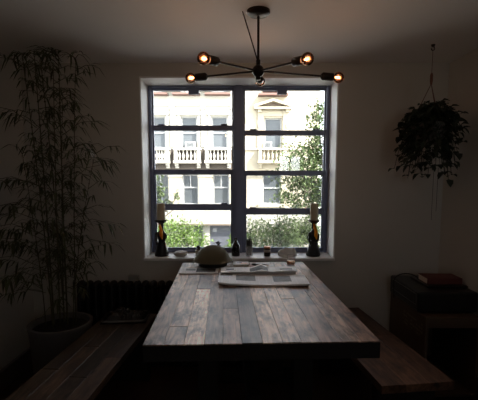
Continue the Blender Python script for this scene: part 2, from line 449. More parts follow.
for b in bulbs:
    d = (b - hub).normalized()
    s0 = b - d * .105; s1 = b - d * .03
    arm = MB().tube([hub + d * .02, s0], .0055, 10).build('arm', M['bronze'], ch, world=True, smooth=True)
    MB().tube([s0, s0 + d * .008, s0 + d * .012, s1 - d * .004, s1], [.012, .020, .022, .022, .019], 18).build('socket', M['bronze'], arm, world=True, smooth=True)
    q = MB(); R = .031
    q.tube([b + d * (R * math.cos(PI - PI * i / 12)) for i in range(1, 12)], [R * math.sin(PI * i / 12) for i in range(1, 12)], 20)
    q.build('bulb', M['bulb'], arm, world=True, smooth=True)
    f = MB(); a = d.cross(Vector((0, 0, 1))).normalized(); u = a.cross(d)
    for k in range(4):
        th = k * PI / 2 + .4; r = a * math.cos(th) + u * math.sin(th)
        f.tube([b - d * .02 + r * .003, b - d * .004 + r * .006, b + d * .008 + r * .004], .0013, 6)
    f.build('filament', M['fil'], arm, world=True)

for k, b in enumerate(bulbs):
    bl = bpy.data.lights.new('bulb_light', 'POINT'); bl.energy = .03; bl.color = (1, .72, .46); bl.shadow_soft_size = .015
    lo = bpy.data.objects.new('bulb_light', bl); COL.objects.link(lo); lo.location = b

# ================================================================ table
T0 = Vector((.066, 2.303)); TZ = .87; ang = math.radians(2.35)
Tw, Tl = .98, 1.575
tb = thing('dining_table', 'long dining table topped with weathered grey-brown boards, facing the window', 'table', (T0.x, T0.y, 0), ang)
seams = [145, 165, 185, 205, 223.5, 242.5, 263, 283, 302, 320.6, 343, 352, 362, 381]
xs = [-.49 + .98 * (p - 145) / 236 for p in seams]
tone = [(134, 116, 106), (138, 122, 112), (206, 190, 178), (122, 108, 100), (140, 122, 112), (88, 76, 70), (172, 154, 142), (170, 152, 140), (146, 128, 116), (120, 98, 86), (132, 112, 100), (140, 118, 104), (116, 92, 80)]
tone2 = [(164, 146, 134), (172, 154, 144), (112, 98, 90), (156, 138, 128), (104, 92, 86), (140, 124, 116), (132, 114, 106), (130, 112, 102), (156, 138, 126), (140, 118, 104), (132, 112, 100), (140, 118, 104), (124, 100, 88)]
cuts = [.26, -.34, .02, .2, -.1, .46, .1, .36, -.2, .3, None, None, None]
top = MB()
for i in range(13):
    a, b = xs[i] + .0005, xs[i + 1] - .0005
    ys = [-Tl / 2, Tl / 2] if cuts[i] is None else [-Tl / 2, cuts[i], Tl / 2]
    if i in (0, 1, 4): ys = [-Tl / 2, cuts[i] - .25, cuts[i] + .15, Tl / 2]
    for k in range(len(ys) - 1):
        c = tuple(q * f_ for q, f_ in zip((tone, tone2, tone)[k][i], (1.05, 1.0, .94)))
        dz = random.uniform(-.0012, .0012)
        top.box(a, b, ys[k] + .0005, ys[k + 1] - .0005, TZ - .006, TZ + dz, s2l(c))
top.build('tabletop', M['wood'], tb, bevel=.0008, seg=1)
und = MB().box(-.49, .49, -Tl / 2, Tl / 2, TZ - .075, TZ - .0065)
und.build('apron', M['beam'], tb, bevel=.002)
for y in (-.42, .52):
    lg = MB().box(-.36, .36, y - .045, y + .045, 0, .08).box(-.36, .36, y - .045, y + .045, TZ - .15, TZ - .075)
    for x in (-.24, .24): lg.box(x - .05, x + .05, y - .04, y + .04, .08, TZ - .15)
    lg.build('trestle', M['beam'], tb, bevel=.004)
MB().box(-.035, .035, -.38, .48, .28, .40).build('stretcher', M['beam'], tb, bevel=.004)

# ================================================================ benches
def bench(label, near, far, w, z, tones):
    n, f = Vector(near), Vector(far); d = f - n; L = d.length
    rz = math.atan2(-d.x, d.y); c = (n + f) / 2
    b = thing('bench', label, 'bench', (c.x, c.y, 0), rz, None)
    sm = MB(); k = len(tones)
    for i in range(k):
        a0 = -w / 2 + w * i / k; a1 = -w / 2 + w * (i + 1) / k
        cut = random.uniform(-.3, .3)
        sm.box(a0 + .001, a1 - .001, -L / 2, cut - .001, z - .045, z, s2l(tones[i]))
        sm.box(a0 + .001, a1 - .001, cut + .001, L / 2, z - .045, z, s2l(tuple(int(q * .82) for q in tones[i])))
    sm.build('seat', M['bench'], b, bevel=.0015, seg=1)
    for y in (-L / 2 + .14, L / 2 - .14):
        MB().box(-w / 2 + .03, w / 2 - .03, y - .03, y + .03, 0, z - .045).build('leg', M['beam'], b, bevel=.004)
    MB().box(-.03, .03, -L / 2 + .17, L / 2 - .17, z - .16, z - .06).build('stretcher', M['beam'], b, bevel=.003)
    return b
bench('brown plank bench along the left side of the table, holding a black tray', (-.962, 1.35), (-.848, 2.985), .40, .48,
      [(90, 70, 54), (104, 80, 62), (84, 66, 52), (98, 76, 60)])
bench('dark brown plank bench along the right side of the table, nothing on it', (.936, 1.905), (.797, 3.1), .405, .48,
      [(116, 82, 62), (128, 92, 70), (108, 76, 58)])

# black tray and crumpled dark packet on the left bench
tr = thing('serving_tray', 'shallow black tray with a shiny rim at the far end of the left bench', 'tray', (-.865, 2.86, .4805), math.radians(4))
x, y = .165, .115
m_ = MB().box(-x, x, -y, y, 0, .008)
m_.build('tray_base', M['gloss'], tr, bevel=.002)
rim = []
for k in range(32):
    a = 2 * PI * k / 32; ca, sa = math.cos(a), math.sin(a)
    rim.append((x * math.copysign(abs(ca) ** .35, ca), y * math.copysign(abs(sa) ** .35, sa), .018))
m_ = MB()
m_.tube(rim + [rim[0], rim[1]], .008, 8)
m_.build('rim', M['rimm'], tr, smooth=True)
pk = MB()
random.seed(3)
nu, nv = 22, 14; vs = []; fs = []
for j in range(nv):
    for i in range(nu):
        u, v = i / (nu - 1), j / (nv - 1)
        e = min(1, 5 * min(u, 1 - u, v, 1 - v)) ** .6
        hgt = .06 * e * (.75 + .35 * math.sin(7 * u + 3 * v) * math.cos(5 * v - 2 * u)) + random.uniform(-.013, .013) * e
        vs.append((-.135 + .27 * u + random.uniform(-.004, .004), -.085 + .17 * v, .0095 + max(.001, hgt)))
for j in range(nv - 1):
    for i in range(nu - 1): fs.append((j * nu + i, j * nu + i + 1, (j + 1) * nu + i + 1, (j + 1) * nu + i))
n0 = len(vs); vs += [(-.135, -.085, .009), (.135, -.085, .009), (.135, .085, .009), (-.135, .085, .009)]
fs.append((n0 + 3, n0 + 2, n0 + 1, n0))
pk.add(vs, fs)
po = pk.build('packet', M['film'], None); po.location = (-.865, 2.86, .4805); po.rotation_euler = (0, 0, math.radians(4))
tag(po, 'crumpled dark shiny packet lying on the black tray', 'packet')

# ================================================================ radiator under the window
rad = thing('radiator', 'black cast iron column radiator below the window, left of the table', 'radiator', (-.6, 3.1, 0))
RX0, n, pitch = -1.33, 22, .066
sec = None
for k in range(n):
    if sec is None:
        s_ = MB()
        for yy in (-.045, .0, .045):
            s_.tube([(0, yy, .09), (0, yy, .13), (0, yy, .64), (0, yy, .68)], [.014, .019, .019, .014], 10)
        s_.ball((0, 0, .685), .030, 12, 8, 1, 2.2, 1.0).ball((0, 0, .09), .030, 12, 8, 1, 2.2, 1.0)
        s_.box(-.02, .02, -.055, .055, .0, .07)
        sec = s_.build('section', M['iron'], rad, smooth=True); o = sec
    else:
        o = sec.copy(); COL.objects.link(o); o.parent = rad
    o.location = (RX0 + .03 + k * pitch + .6, 0, 0)
MB().tube([(RX0 + .6, 0, .09), (RX0 + n * pitch + .6, 0, .09)], .018, 10).tube([(RX0 + .6, 0, .66), (RX0 + n * pitch + .6, 0, .66)], .018, 10).build('manifold', M['iron'], rad, smooth=True)
bx = thing('tin', 'small pale grey tin standing on top of the black radiator', 'tin', (-.865, 3.1, .716))
MB().box(-.04, .04, -.025, .025, 0, .03).build('body', M['tin'], bx, bevel=.003)
MB().box(-.041, .041, -.026, .026, .0302, .04).build('lid', M['tin'], bx, bevel=.003)

# ================================================================ potted bamboo
random.seed(11)
PX, PY, PH, PR = -1.312, 2.74, .50, .215
pl = thing('potted_bamboo', 'tall potted bamboo reaching the ceiling in the left corner, in a grey planter', 'plant', (PX, PY, 0))
pot = MB().lathe([(.17, 0), (.185, .02), (PR, PH - .03), (PR + .008, PH - .02), (PR + .008, PH), (PR - .014, PH), (PR - .02, PH - .05), (.10, PH - .055)], 40)
pot.build('planter', M['potc'], pl, smooth=True)
sl = MB().lathe([(.02, -.01), (PR - .022, -.01), (PR - .022, 0), (.12, .012), (.01, .02)], 30, (0, 0, PH - .04)); sl.build('soil', M['soil'], pl, smooth=True)
fol = MB()
leafspots = []
def cane(bx, by, tx, ty, h, r):
    pts = []; nn = 12
    for i in range(nn + 1):
        f = i / nn
        pts.append(Vector((bx + (tx - bx) * f ** 1.5, by + (ty - by) * f ** 1.5, PH - .03 + (h - PH) * f)))
    r *= .62
    cm = MB().tube(pts, [r * (1 - .6 * i / nn) for i in range(nn + 1)], 8)
    for p in pts[1:-1]: cm.tube([p - Vector((0, 0, .006)), p, p + Vector((0, 0, .006))], [r * .8, r * 1.35, r * .8], 8)
    cm.build('cane', M['cane'], pl, smooth=True)
    return pts
tw = MB()
canes = [(-.06, .02, -.12, .06, 2.44, .011), (.0, .06, -.10, .10, 2.45, .010), (.05, .0, .05, .06, 2.43, .011), (-.03, -.06, -.14, -.06, 2.40, .009),
         (.09, .05, .16, .08, 2.42, .008), (.03, -.07, .06, -.05, 2.3, .009), (-.10, -.02, -.2, -.02, 1.75, .007), (.10, -.02, .30, .0, 1.75, .006), (-.02, .1, .02, .16, 2.2, .008)]
WXL = XL + .02
def clampleaf(base, d, L):
    tip = base + d.normalized() * L
    wx, wy, wz = tip.x + PX, tip.y + PY, tip.z
    if wx < WXL: d.x = abs(d.x) * .2
    if wy > YW - .02: d.y = -abs(d.y)
    if wz > ZC - .02: d.z = -abs(d.z) - .2
    return d
def sprig(p, ang, reach, nl, L0=.092):
    d = Vector((math.cos(ang), math.sin(ang), random.uniform(-.05, .5)))
    e = p + d * reach
    e.x = max(e.x, WXL + .05 - PX); e.y = min(e.y, YW - .08 - PY); e.z = min(e.z, ZC - .06)
    mid = (p + e) / 2 + Vector((0, 0, .03 * reach / .2)); mid.z = min(mid.z, ZC - .03)
    tw.tube([p, mid, e], [.0028, .002, .0012], 5)
    for k in range(nl):
        f = random.uniform(.35, 1.0)
        b = p * (1 - f) + e * f + Vector((0, 0, .025 * math.sin(PI * f)))
        a2 = ang + random.uniform(-1.5, 1.5)
        dd = Vector((math.cos(a2), math.sin(a2), random.uniform(-.9, .15)))
        L = L0 * random.uniform(.65, 1.25)
        dd = clampleaf(b, dd, L)
        fol.leaf(b, dd, L, L * .13, droop=random.uniform(.1, .5))
for c in canes:
    pts = cane(*c)
    for p in pts[2:]:
        dens = 3
        for q in range(dens):
            sprig(p.lerp(pts[min(len(pts) - 1, pts.index(p) + 1)], random.random()), random.uniform(0, 2 * PI), random.uniform(.07, .2), random.randint(3, 6))
# longer sprays leaning out to the left wall, to the right and low down
for (x, z, a, r, n_) in [(.06, 1.48, 0, .36, 14), (.08, 1.62, .2, .3, 12), (.1, 1.2, -.1, .34, 12), (.08, 1.85, 0, .26, 10), (.1, 1.05, .1, .3, 10),
                        (-.12, 1.25, 3.6, .34, 16), (-.1, 1.15, 3.9, .38, 18), (-.1, 1.0, 4.1, .36, 18), (-.1, .9, 4.0, .38, 18), (-.1, .82, 4.3, .34, 16), (-.12, 1.5, 3.7, .3, 12), (-.1, 1.9, 3.7, .28, 12),
                        (-.08, 1.1, 3.5, .3, 16), (-.1, .95, 3.3, .34, 16), (-.08, .88, 4.4, .3, 16), (-.05, 1.02, 3.8, .22, 16), (-.1, 1.32, 4.0, .32, 16), (.05, .75, -.4, .2, 10), (.0, .7, -1.2, .24, 10), (-.1, .72, 3.9, .3, 14)]:
    sprig(Vector((x, 0, z)), a, r, n_, .105)
fol.build('foliage', M['bleaf'], pl)
tw.build('twigs', M['cane'], pl)

# ================================================================ hanging plant
random.seed(21)
hc = at(427, 140, 2.8); HX, HY = hc.x, 2.78
hp = thing('hanging_plant', 'dark trailing houseplant hanging from the ceiling in the right corner', 'plant', (HX, HY, hc.z))
zpot = 1.89
MB().lathe([(.075, -.10), (.09, -.095), (.125, .03), (.13, .04), (.118, .04), (.08, 0)], 28, (HX, HY, zpot)).build('pot', M['potc'], hp, world=True, smooth=True)
kz = at(428, 84, 2.78).z
for k in range(3):
    a = 2 * PI * k / 3 + .5
    MB().tube([(HX + .125 * math.cos(a), HY + .125 * math.sin(a), zpot + .035), (HX, HY, kz)], .0025, 6).build('cord', M['rope'], hp, world=True)
MB().tube([(HX, HY, kz - .005), (HX, HY, kz + .02), (HX, HY, kz + .06), (HX, HY, kz + .075)], [.006, .010, .010, .005], 12).build('toggle', M['rope'], hp, world=True, smooth=True)
MB().tube([(HX, HY, kz + .07), (HX, HY, ZC - .02)], .002, 6).build('hanging_cord', M['rope'], hp, world=True)
MB().tube([(HX, HY, ZC), (HX, HY, ZC - .015)], [.014, .01], 12).tube([(HX + .012 * math.sin(k * .5), HY, ZC - .027 + .012 * math.cos(k * .5)) for k in range(11)], .003, 6).build('hook', M['bronze'], hp, world=True)
fo = MB(); st = MB()
cz = hc.z
for i in range(190):
    a = random.uniform(0, 2 * PI)
    rr = random.uniform(.05, .185) * (1 if random.random() < .85 else 1.1)
    start = Vector((HX + .07 * math.cos(a), HY + .07 * math.sin(a), zpot + .03))
    topz = zpot + random.uniform(.08, .24)
    drop = random.uniform(.05, .47)
    p1 = Vector((HX + rr * .6 * math.cos(a), HY + rr * .6 * math.sin(a), topz))
    p2 = Vector((HX + rr * math.cos(a), HY + rr * math.sin(a), topz - drop * .5))
    p3 = Vector((HX + (rr + .02) * math.cos(a + .3), HY + (rr + .02) * math.sin(a + .3), max(1.54, topz - drop)))
    pts = []
    for f in [k / 7 for k in range(8)]:
        q = (1 - f) ** 3 * start + 3 * f * (1 - f) ** 2 * p1 + 3 * f * f * (1 - f) * p2 + f ** 3 * p3
        pts.append(q)
    st.tube(pts, .0018, 4)
    for q in pts[1:]:
        if random.random() < .88:
            a2 = a + random.uniform(-1.3, 1.3)
            d = Vector((math.cos(a2), math.sin(a2), random.uniform(-.9, .5)))
            L = random.uniform(.045, .072)
            if q.x + d.x * L > XR - .015: d.x = -abs(d.x)
            fo.leaf(q, d, L, L * .72, droop=.25)
for sx_, l in ((-.01, .36), (.02, .3)):
    pts = [Vector((HX + sx_, HY - .12, 1.62 - l * f / 5)) for f in range(6)]
    st.tube(pts, .0015, 4)
fo.build('foliage', M['hleaf'], hp, world=True); st.build('vines', M['hleaf'], hp, world=True)

# ================================================================ right corner: crate, stereo, book, cable
CX0, CX1, CY0, CY1, CZ = 1.277, XR - .03, 2.544, 3.16, .60
cr = thing('wooden_crate', 'open fronted wooden crate with a printed side, in the right corner under a black stereo', 'crate', ((CX0 + CX1) / 2, (CY0 + CY1) / 2, 0))
w = .022
MB().box(CX0, CX0 + w, CY0, CY1, 0, CZ - w).build('side_panel', M['cratew'], cr, world=True, bevel=.002)
MB().box(CX1 - w, CX1, CY0, CY1, 0, CZ - w).build('side_panel', M['cratew'], cr, world=True, bevel=.002)
MB().box(CX0, CX1, CY0, CY1, CZ - w, CZ).build('top', M['cratew'], cr, world=True, bevel=.002)
MB().box(CX0 + w, CX1 - w, CY1 - w, CY1, .03, CZ - w).build('back_panel', M['cratew'], cr, world=True)
MB().box(CX0 + w, CX1 - w, CY0, CY1 - w, .03, .03 + w).build('shelf', M['cratew'], cr, world=True)
MB().box(CX0 + w, CX1 - w, CY0, CY0 + w, CZ - w - .05, CZ - w).build('front_rail', M['cratew'], cr, world=True)
pm = MB(); random.seed(5)                                       # worn, unreadable print on the side
for r in range(4):
    yy = CY0 + .04
    while yy < CY0 + .36:
        l = random.uniform(.008, .03)
        if random.random() < .8: pm.box(CX0 - .0012, CX0 + .0005, yy, yy + l, CZ - .075 - r * .028, CZ - .061 - r * .028)
        yy += l + .009
pm.build('print', M['print'], cr, world=True)

se = thing('stereo', 'bulky black stereo unit on the wooden crate, silver outline on its end', 'stereo', (1.47, 2.87, CZ + .001))
SX0, SX1, SY0, SY1, S0, S1 = 1.255, XR - .012, 2.62, 3.13, CZ + .012, CZ + .155
MB().box(SX0, SX1, SY0, SY1, S0, S1).build('case', M['black'], se, world=True, bevel=.012)
for (a, b) in ((SX0 + .05, SY0 + .05), (SX1 - .05, SY0 + .05), (SX0 + .05, SY1 - .05), (SX1 - .05, SY1 - .05)):
    MB().lathe([(.015, 0), (.015, .0115)], 12, (a, b, CZ + .0008)).build('foot', M['black'], se, world=True)
ol = MB(); ya, yb, za, zb2, g = SY0 + .03, SY1 - .06, S0 + .045, S1 - .018, .0025
ol.box(SX0 - .003, SX0 + .001, ya, yb, zb2 - g, zb2).box(SX0 - .003, SX0 + .001, ya, yb, za, za + g).box(SX0 - .003, SX0 + .001, ya, ya + g, za, zb2)
ol.build('trim_line', M['silver'], se, world=True)
MB().box(SX0 + .12, SX1 - .004, SY0 + .12, SY1 - .1, S1, S1 + .012).build('lid', M['black'], se, world=True, bevel=.004)

bk = thing('book', 'thick maroon hardback book lying on top of the black stereo', 'book', (1.52, 2.87, S1 + .0125), math.radians(-2))
MB().box(-.118, .13, -.0765, .075, .003, .041).build('pages', M['pages'], bk)
MB().box(-.12, .135, -.08, .08, 0, .0028).box(-.12, .135, -.08, .08, .0412, .045).box(-.12, .135, -.08, -.0770, .0029, .0411).build('cover', M['cover'], bk, bevel=.0008)
cb = []
for k in range(14):
    f = k / 13; a = PI * (1.05 - 1.1 * f)
    cb.append((1.315 + .085 * math.cos(a), 2.98 - .05 * f, S1 + .004 + max(0, .05 * math.sin(a))))
cb = [(1.225, 2.99, CZ + .06), (1.228, 2.99, S1 - .01)] + cb[1:]
cb[0] = (1.235, 2.99, CZ + .0052)
cbm = MB().tube(cb, .0045, 8)
co = cbm.build('cable', M['black'], None, smooth=True)
tag(co, 'black cable arching over the near left corner of the stereo', 'cable')

# ================================================================ things on the sill
def holder(loc, label, clabel):
    t_ = thing('candle_holder', label, 'candle holder', loc)
    b = MB().lathe([(.046, 0), (.050, .006), (.048, .018), (.040, .045), (.031, .075), (.023, .095), (.026, .105), (.033, .118), (.034, .130), (.026, .145), (.015, .156), (.014, .165), (.020, .178), (.014, .190), (.018, .198), (.034, .206), (.044, .216), (.042, .219)], 26)
    b.ball((-.030, -.006, .128), .016, 12, 8, .8, .8, 1.2).ball((.030, -.006, .120), .015, 12, 8, .8, .8, 1.3)
    b.tube([(.030, -.01, .122), (.024, -.03, .10), (.008, -.034, .085)], [.010, .009, .007], 8)
    b.tube([(-.030, -.01, .13), (-.034, -.02, .10), (-.024, -.03, .07)], [.010, .008, .006], 8)
    for q in b.v: q.x *= 1.22; q.y *= 1.22; q.z *= 1.42
    b.build('figurine', M['figure'], t_, smooth=True)
    MB().tube([(-.006, -.030, .282), (.000, -.040, .255), (.010, -.052, .222), (.008, -.056, .186), (.016, -.050, .150)], [.004, .011, .015, .015, .004], 8).build('orange_streak', M['orange'], t_, smooth=True)
    c = thing('pillar_candle', clabel, 'candle', (loc[0], loc[1], loc[2] + .3115))
    MB().lathe([(.032, 0), (.035, .002), (.035, .136), (.033, .141), (.027, .142), (.020, .136), (.003, .134)], 26).build('wax', M['wax'], c, smooth=True)
    MB().tube([(0, 0, .133), (.001, 0, .141), (.003, 0, .146)], .0012, 6).build('wick', M['brush'], c)
SZ1 = SZ + .0008
holder((-.668, 3.285, SZ1), 'black figurine candle holder with orange streak, at the left end of the sill', 'cream pillar candle on the holder at the left end of the sill')
holder((.643, 3.285, SZ1), 'black figurine candle holder with orange streak, at the right end of the sill', 'cream pillar candle on the holder at the right end of the sill')

d = thing('stone_dish', 'flat pale oval dish on the sill beside the left candle holder', 'dish', (-.505, 3.28, SZ1))
MB().lathe([(.040, 0), (.056, .010), (.060, .022), (.056, .026)], 28, sx=1, sy=.8).build('bowl', M['dish'], d, smooth=True)
MB().lathe([(.056, .0262), (.052, .034), (.034, .040), (.002, .042)], 28, sx=1, sy=.8).build('lid', M['stone'], d, smooth=True)

j = thing('salt_jar', 'small pale jar with a dark stopper on the sill, left of the helmet', 'jar', (-.350, 3.27, SZ1))
MB().lathe([(.022, 0), (.026, .004), (.026, .05), (.018, .056)], 20).build('body', M['dish'], j, smooth=True)
MB().lathe([(.019, .0562), (.022, .062), (.014, .072), (.017, .082), (.010, .092), (.002, .094)], 18).build('stopper', M['brush'], j, smooth=True)

j = thing('small_bottle', 'short dark bottle on the sill, its stopper showing just above the helmet', 'bottle', (-.180, 3.32, SZ1))
MB().lathe([(.026, 0), (.028, .005), (.028, .07), (.012, .088), (.011, .098)], 20).build('body', M['darkglass'], j, smooth=True)
MB().lathe([(.011, .0982), (.026, .104), (.028, .108), (.010, .118), (.002, .122)], 18).build('stopper', M['brush'], j, smooth=True)

j = thing('bottle', 'black bottle on the sill in front of the window mullion', 'bottle', (-.028, 3.28, SZ1))
MB().lathe([(.032, 0), (.035, .005), (.035, .085), (.030, .10), (.014, .118), (.012, .14)], 24).build('body', M['darkglass'], j, smooth=True)
MB().lathe([(.014, .1402), (.014, .156), (.010, .158)], 16).build('cap', M['brush'], j, smooth=True)

j = thing('brush_glass', 'clear glass holding dark pens on the sill, right of the black bottle', 'glass', (.088, 3.27, SZ1))
MB().lathe([(.028, 0), (.031, .003), (.034, .09), (.032, .09), (.029, .006), (.002, .006)], 24).build('tumbler', M['haze'], j, smooth=True)
pens = [(-.012, -.006, -.018, -.006, .148, .007), (.004, .006, .008, .008, .158, .008), (.012, -.006, .022, -.008, .135, .006), (-.006, .012, -.008, .016, .135, .006), (.0, -.012, .0, -.016, .15, .006)]
for k, (a, b, c, e, hh, r) in enumerate(pens):
    lab = ['second pen from the left in the clear glass on the sill', 'tallest thick dark pen in the middle of the clear glass', 'pen leaning farthest right in the clear glass', 'thin pen at the back of the clear glass', 'dark pen at the front of the clear glass'][k]
    if k == 0: lab = 'dark pen leaning farthest left in the clear glass on the sill'
    p = MB().tube([(.088 + a, 3.27 + b, SZ1 + .0065), (.088 + c * .7 + a * .3, 3.27 + e, SZ1 + hh * .8), (.088 + c, 3.27 + e, SZ1 + hh)], [r * .8, r, r * .7], 8).build('pen', M['brush'], None, smooth=True)
    tag(p, lab, 'pen', 'pens in the glass on the sill')

j = thing('jar', 'small dark jar with a copper lid and pale label on the sill', 'jar', (.243, 3.27, SZ1))
MB().lathe([(.026, 0), (.029, .004), (.029, .062), (.025, .066)], 24).build('body', M['darkglass'], j, smooth=True)
MB().lathe([(.0296, .036), (.0296, .058)], 24).build('paper_band', M['labelp'], j, smooth=True)
MB().lathe([(.0285, .0662), (.030, .069), (.030, .081), (.027, .083)], 24).build('lid', M['copper'], j, smooth=True)

random.seed(9)
bm = bmesh.new(); bmesh.ops.create_icosphere(bm, subdivisions=4, radius=1)
from mathutils import noise as mnoise
for v in bm.verts:
    n_ = mnoise.noise(v.co * 1.7) * .28 + mnoise.noise(v.co * 4) * .10
    v.co *= (1 + n_); v.co.x *= .080; v.co.y *= .05; v.co.z *= .052
    v.co.z = max(v.co.z, -.016)
me = bpy.data.meshes.new('rock'); bm.to_mesh(me); bm.free()
me.polygons.foreach_set('use_smooth', [True] * len(me.polygons)); me.materials.append(M['stone'])
ro = bpy.data.objects.new('rock', me); COL.objects.link(ro); ro.location = (.425, 3.29, SZ1 + .0165)
tag(ro, 'lumpy grey rock on the sill between the copper lidded jar and the right candle holder', 'rock')

# ================================================================ things on the table
TT = TZ + .0015
hl = thing('helmet', 'olive metal brimmed helmet resting at the window end of the table', 'helmet', (-.205, 2.965, TT + .0015))
MB().lathe([(.105, 0), (.112, .004), (.116, .05), (.10, .058)], 36).build('liner', M['leather'], hl, smooth=True)
MB().lathe([(.152, .040), (.156, .043), (.150, .048), (.140, .055), (.131, .068), (.123, .086), (.111, .107), (.093, .127), (.070, .143), (.042, .154), (.018, .159), (.002, .160)], 44, sx=1, sy=1.06).build('shell', M['helmet'], hl, smooth=True)

def sheet(name, quad, thick, hf, m, nu=30, nv=12, parent=None):
    """quad = front-left, front-right, back-right, back-left in plan; hf(u,v) gives height"""
    mb = MB(); A, B, C, D = [Vector((p[0], p[1], 0)) for p in quad]
    top_, bot = [], []
    for j in range(nv + 1):
        for i in range(nu + 1):
            u, v = i / nu, j / nv
            p = A * (1 - u) * (1 - v) + B * u * (1 - v) + C * u * v + D * (1 - u) * v
            z = hf(u, v)
            top_.append((p.x, p.y, z + thick)); bot.append((p.x, p.y, z))
    n1 = nu + 1; N_ = len(top_); fs = []
    for j in range(nv):
        for i in range(nu):
            a = j * n1 + i
            fs.append((a, a + 1, a + 1 + n1, a + n1)); fs.append((N_ + a + n1, N_ + a + 1 + n1, N_ + a + 1, N_ + a))
    for i in range(nu):
        fs.append((i, N_ + i, N_ + i + 1, i + 1)); a = nv * n1 + i; fs.append((a + 1, N_ + a + 1, N_ + a, a))
    for j in range(nv):
        a = j * n1; fs.append((a + n1, N_ + a + n1, N_ + a, a)); a = j * n1 + nu; fs.append((a, N_ + a, N_ + a + n1, a + n1))
    mb.add(top_ + bot, fs)
    mb.uv = [(i / nu, j / nv) for j in range(nv + 1) for i in range(nu + 1)] * 2
    return mb.build(name, m, parent, smooth=True)
def crease(u, a, w): return max(0, 1 - abs(u - a) / w)
na = sheet('newspaper', [(-.132, 2.36), (.440, 2.345), (.452, 2.60), (-.140, 2.66)], .011,
           lambda u, v: TT + .001 + .011 * abs(u - .53) * 2 * (.4 + .6 * math.sin(PI * min(1, v + .3))) + .006 * (1 - v) * crease(u, .0, .12), M['newsA'])
tag(na, 'thick open newspaper with a creased middle, lowest and nearest on the table', 'newspaper')
nb_ = sheet('newspaper', [(-.128, 2.61), (.405, 2.615), (.415, 2.80), (-.130, 2.765)], .004,
            lambda u, v: TT + .0245 + .028 * crease(u, .53, .13) * (.45 + .55 * v) + .010 * u * (1 - v) + .003 * math.sin(9 * u), M['newsB'])
nb_.name = 'newspaper_sheet'
tag(nb_, 'loose upper newspaper with a peaked fold, lying behind and on the thick open one', 'newspaper')
nc = sheet('newspaper_section', [(-.130, 2.668), (.40, 2.668), (.40, 2.75), (-.128, 2.73)], .016, lambda u, v: TT + .001, M['newsA'])
tag(nc, 'folded newspaper section lying flat under the loose peaked sheet', 'newspaper')
mg = sheet('magazine', [(-.424, 2.675), (-.150, 2.692), (-.150, 2.845), (-.440, 2.855)], .005, lambda u, v: TT + .0008 + .004 * crease(u, .0, .2), M['mag'])
tag(mg, 'open magazine with a dark picture on the table in front of the helmet', 'magazine')
nbk = thing('notebook', 'pale covered notebook on the table right of the helmet', 'notebook', (.012, 2.985, TT))
MB().box(-.056, .062, -.055, .055, .001, .014).build('pages', M['pages'], nbk)
sheet('cover', [(-.058, -.058), (.064, -.058), (.064, .058), (-.058, .058)], .002, lambda u, v: .0142, M['pad'], 4, 4, nbk)
cs = MB(); cs.X = Matrix.Translation((.155, 2.955, TT + .001)) @ Matrix.Rotation(-.15, 4, 'Z')
cs.lathe([(.004, 0), (.014, .002), (.017, .009), (.014, .016), (.004, .018)], 20, sx=3.6, sy=1.1)
tag(cs.build('spectacle_case', M['black'], None, smooth=True), 'narrow dark case on the table beside the pale notebook', 'case')
ps = sheet('paper_sheet', [(.09, 2.985), (.24, 2.985), (.25, 3.075), (.085, 3.075)], .0012, lambda u, v: TT + .0008, M['pad'])
tag(ps, 'loose pale sheet of paper at the window edge of the table', 'paper')
wg = thing('whisky_glass', 'short tumbler of amber drink near the right far corner of the table', 'glass', (.408, 2.975, TT))
MB().lathe([(.030, 0), (.033, .003), (.036, .082), (.0335, .082), (.0305, .009), (.002, .009)], 28).build('tumbler', M['haze'], wg, smooth=True)
MB().lathe([(.0295, .0095), (.0312, .032), (.002, .032)], 28).build('drink', M['amber'], wg, smooth=True)

# ================================================================ across the street
random.seed(31)
YF = 23.0; GZ = -3.1
F_ = lambda x, y: at(x, y, YF)
struct(MB().box(-30, 30, YO + .6, 40, GZ - .3, GZ - .12).build('street', M['asph']))
struct(MB().box(-30, 30, 15.5, 40, GZ - .12, GZ).build('pavement', M['pave']))

def fx(x): return F_(x, 181).x
def fz(y): return F_(239, y).z

def house_window(parent, x0, x1, y0, y1, mid, cross=False, name='window'):
    """white sash with glazing, set 0.2 m into the wall"""
    X0, X1, Z0, Z1 = fx(x0), fx(x1), fz(y1), fz(y0); zm = fz(mid); b = .07
    m_ = MB().box(X0, X0 + b, YF + .16, YF + .26, Z0, Z1).box(X1 - b, X1, YF + .16, YF + .26, Z0, Z1)
    m_.box(X0 + b, X1 - b, YF + .16, YF + .26, Z1 - b, Z1).box(X0 + b, X1 - b, YF + .16, YF + .26, Z0, Z0 + b).box(X0 + b, X1 - b, YF + .15, YF + .26, zm - .04, zm + .04)
    if cross:
        xm = (X0 + X1) / 2; m_.box(xm - .025, xm + .025, YF + .17, YF + .25, zm, Z1 - b)
    w_ = m_.build(name, M['winw'], parent, world=True)
    MB().box(X0 + b * .5, X1 - b * .5, YF + .22, YF + .24, Z0 + b * .5, Z1 - b * .5).build('pane', M['pane'], w_, world=True)
    return w_

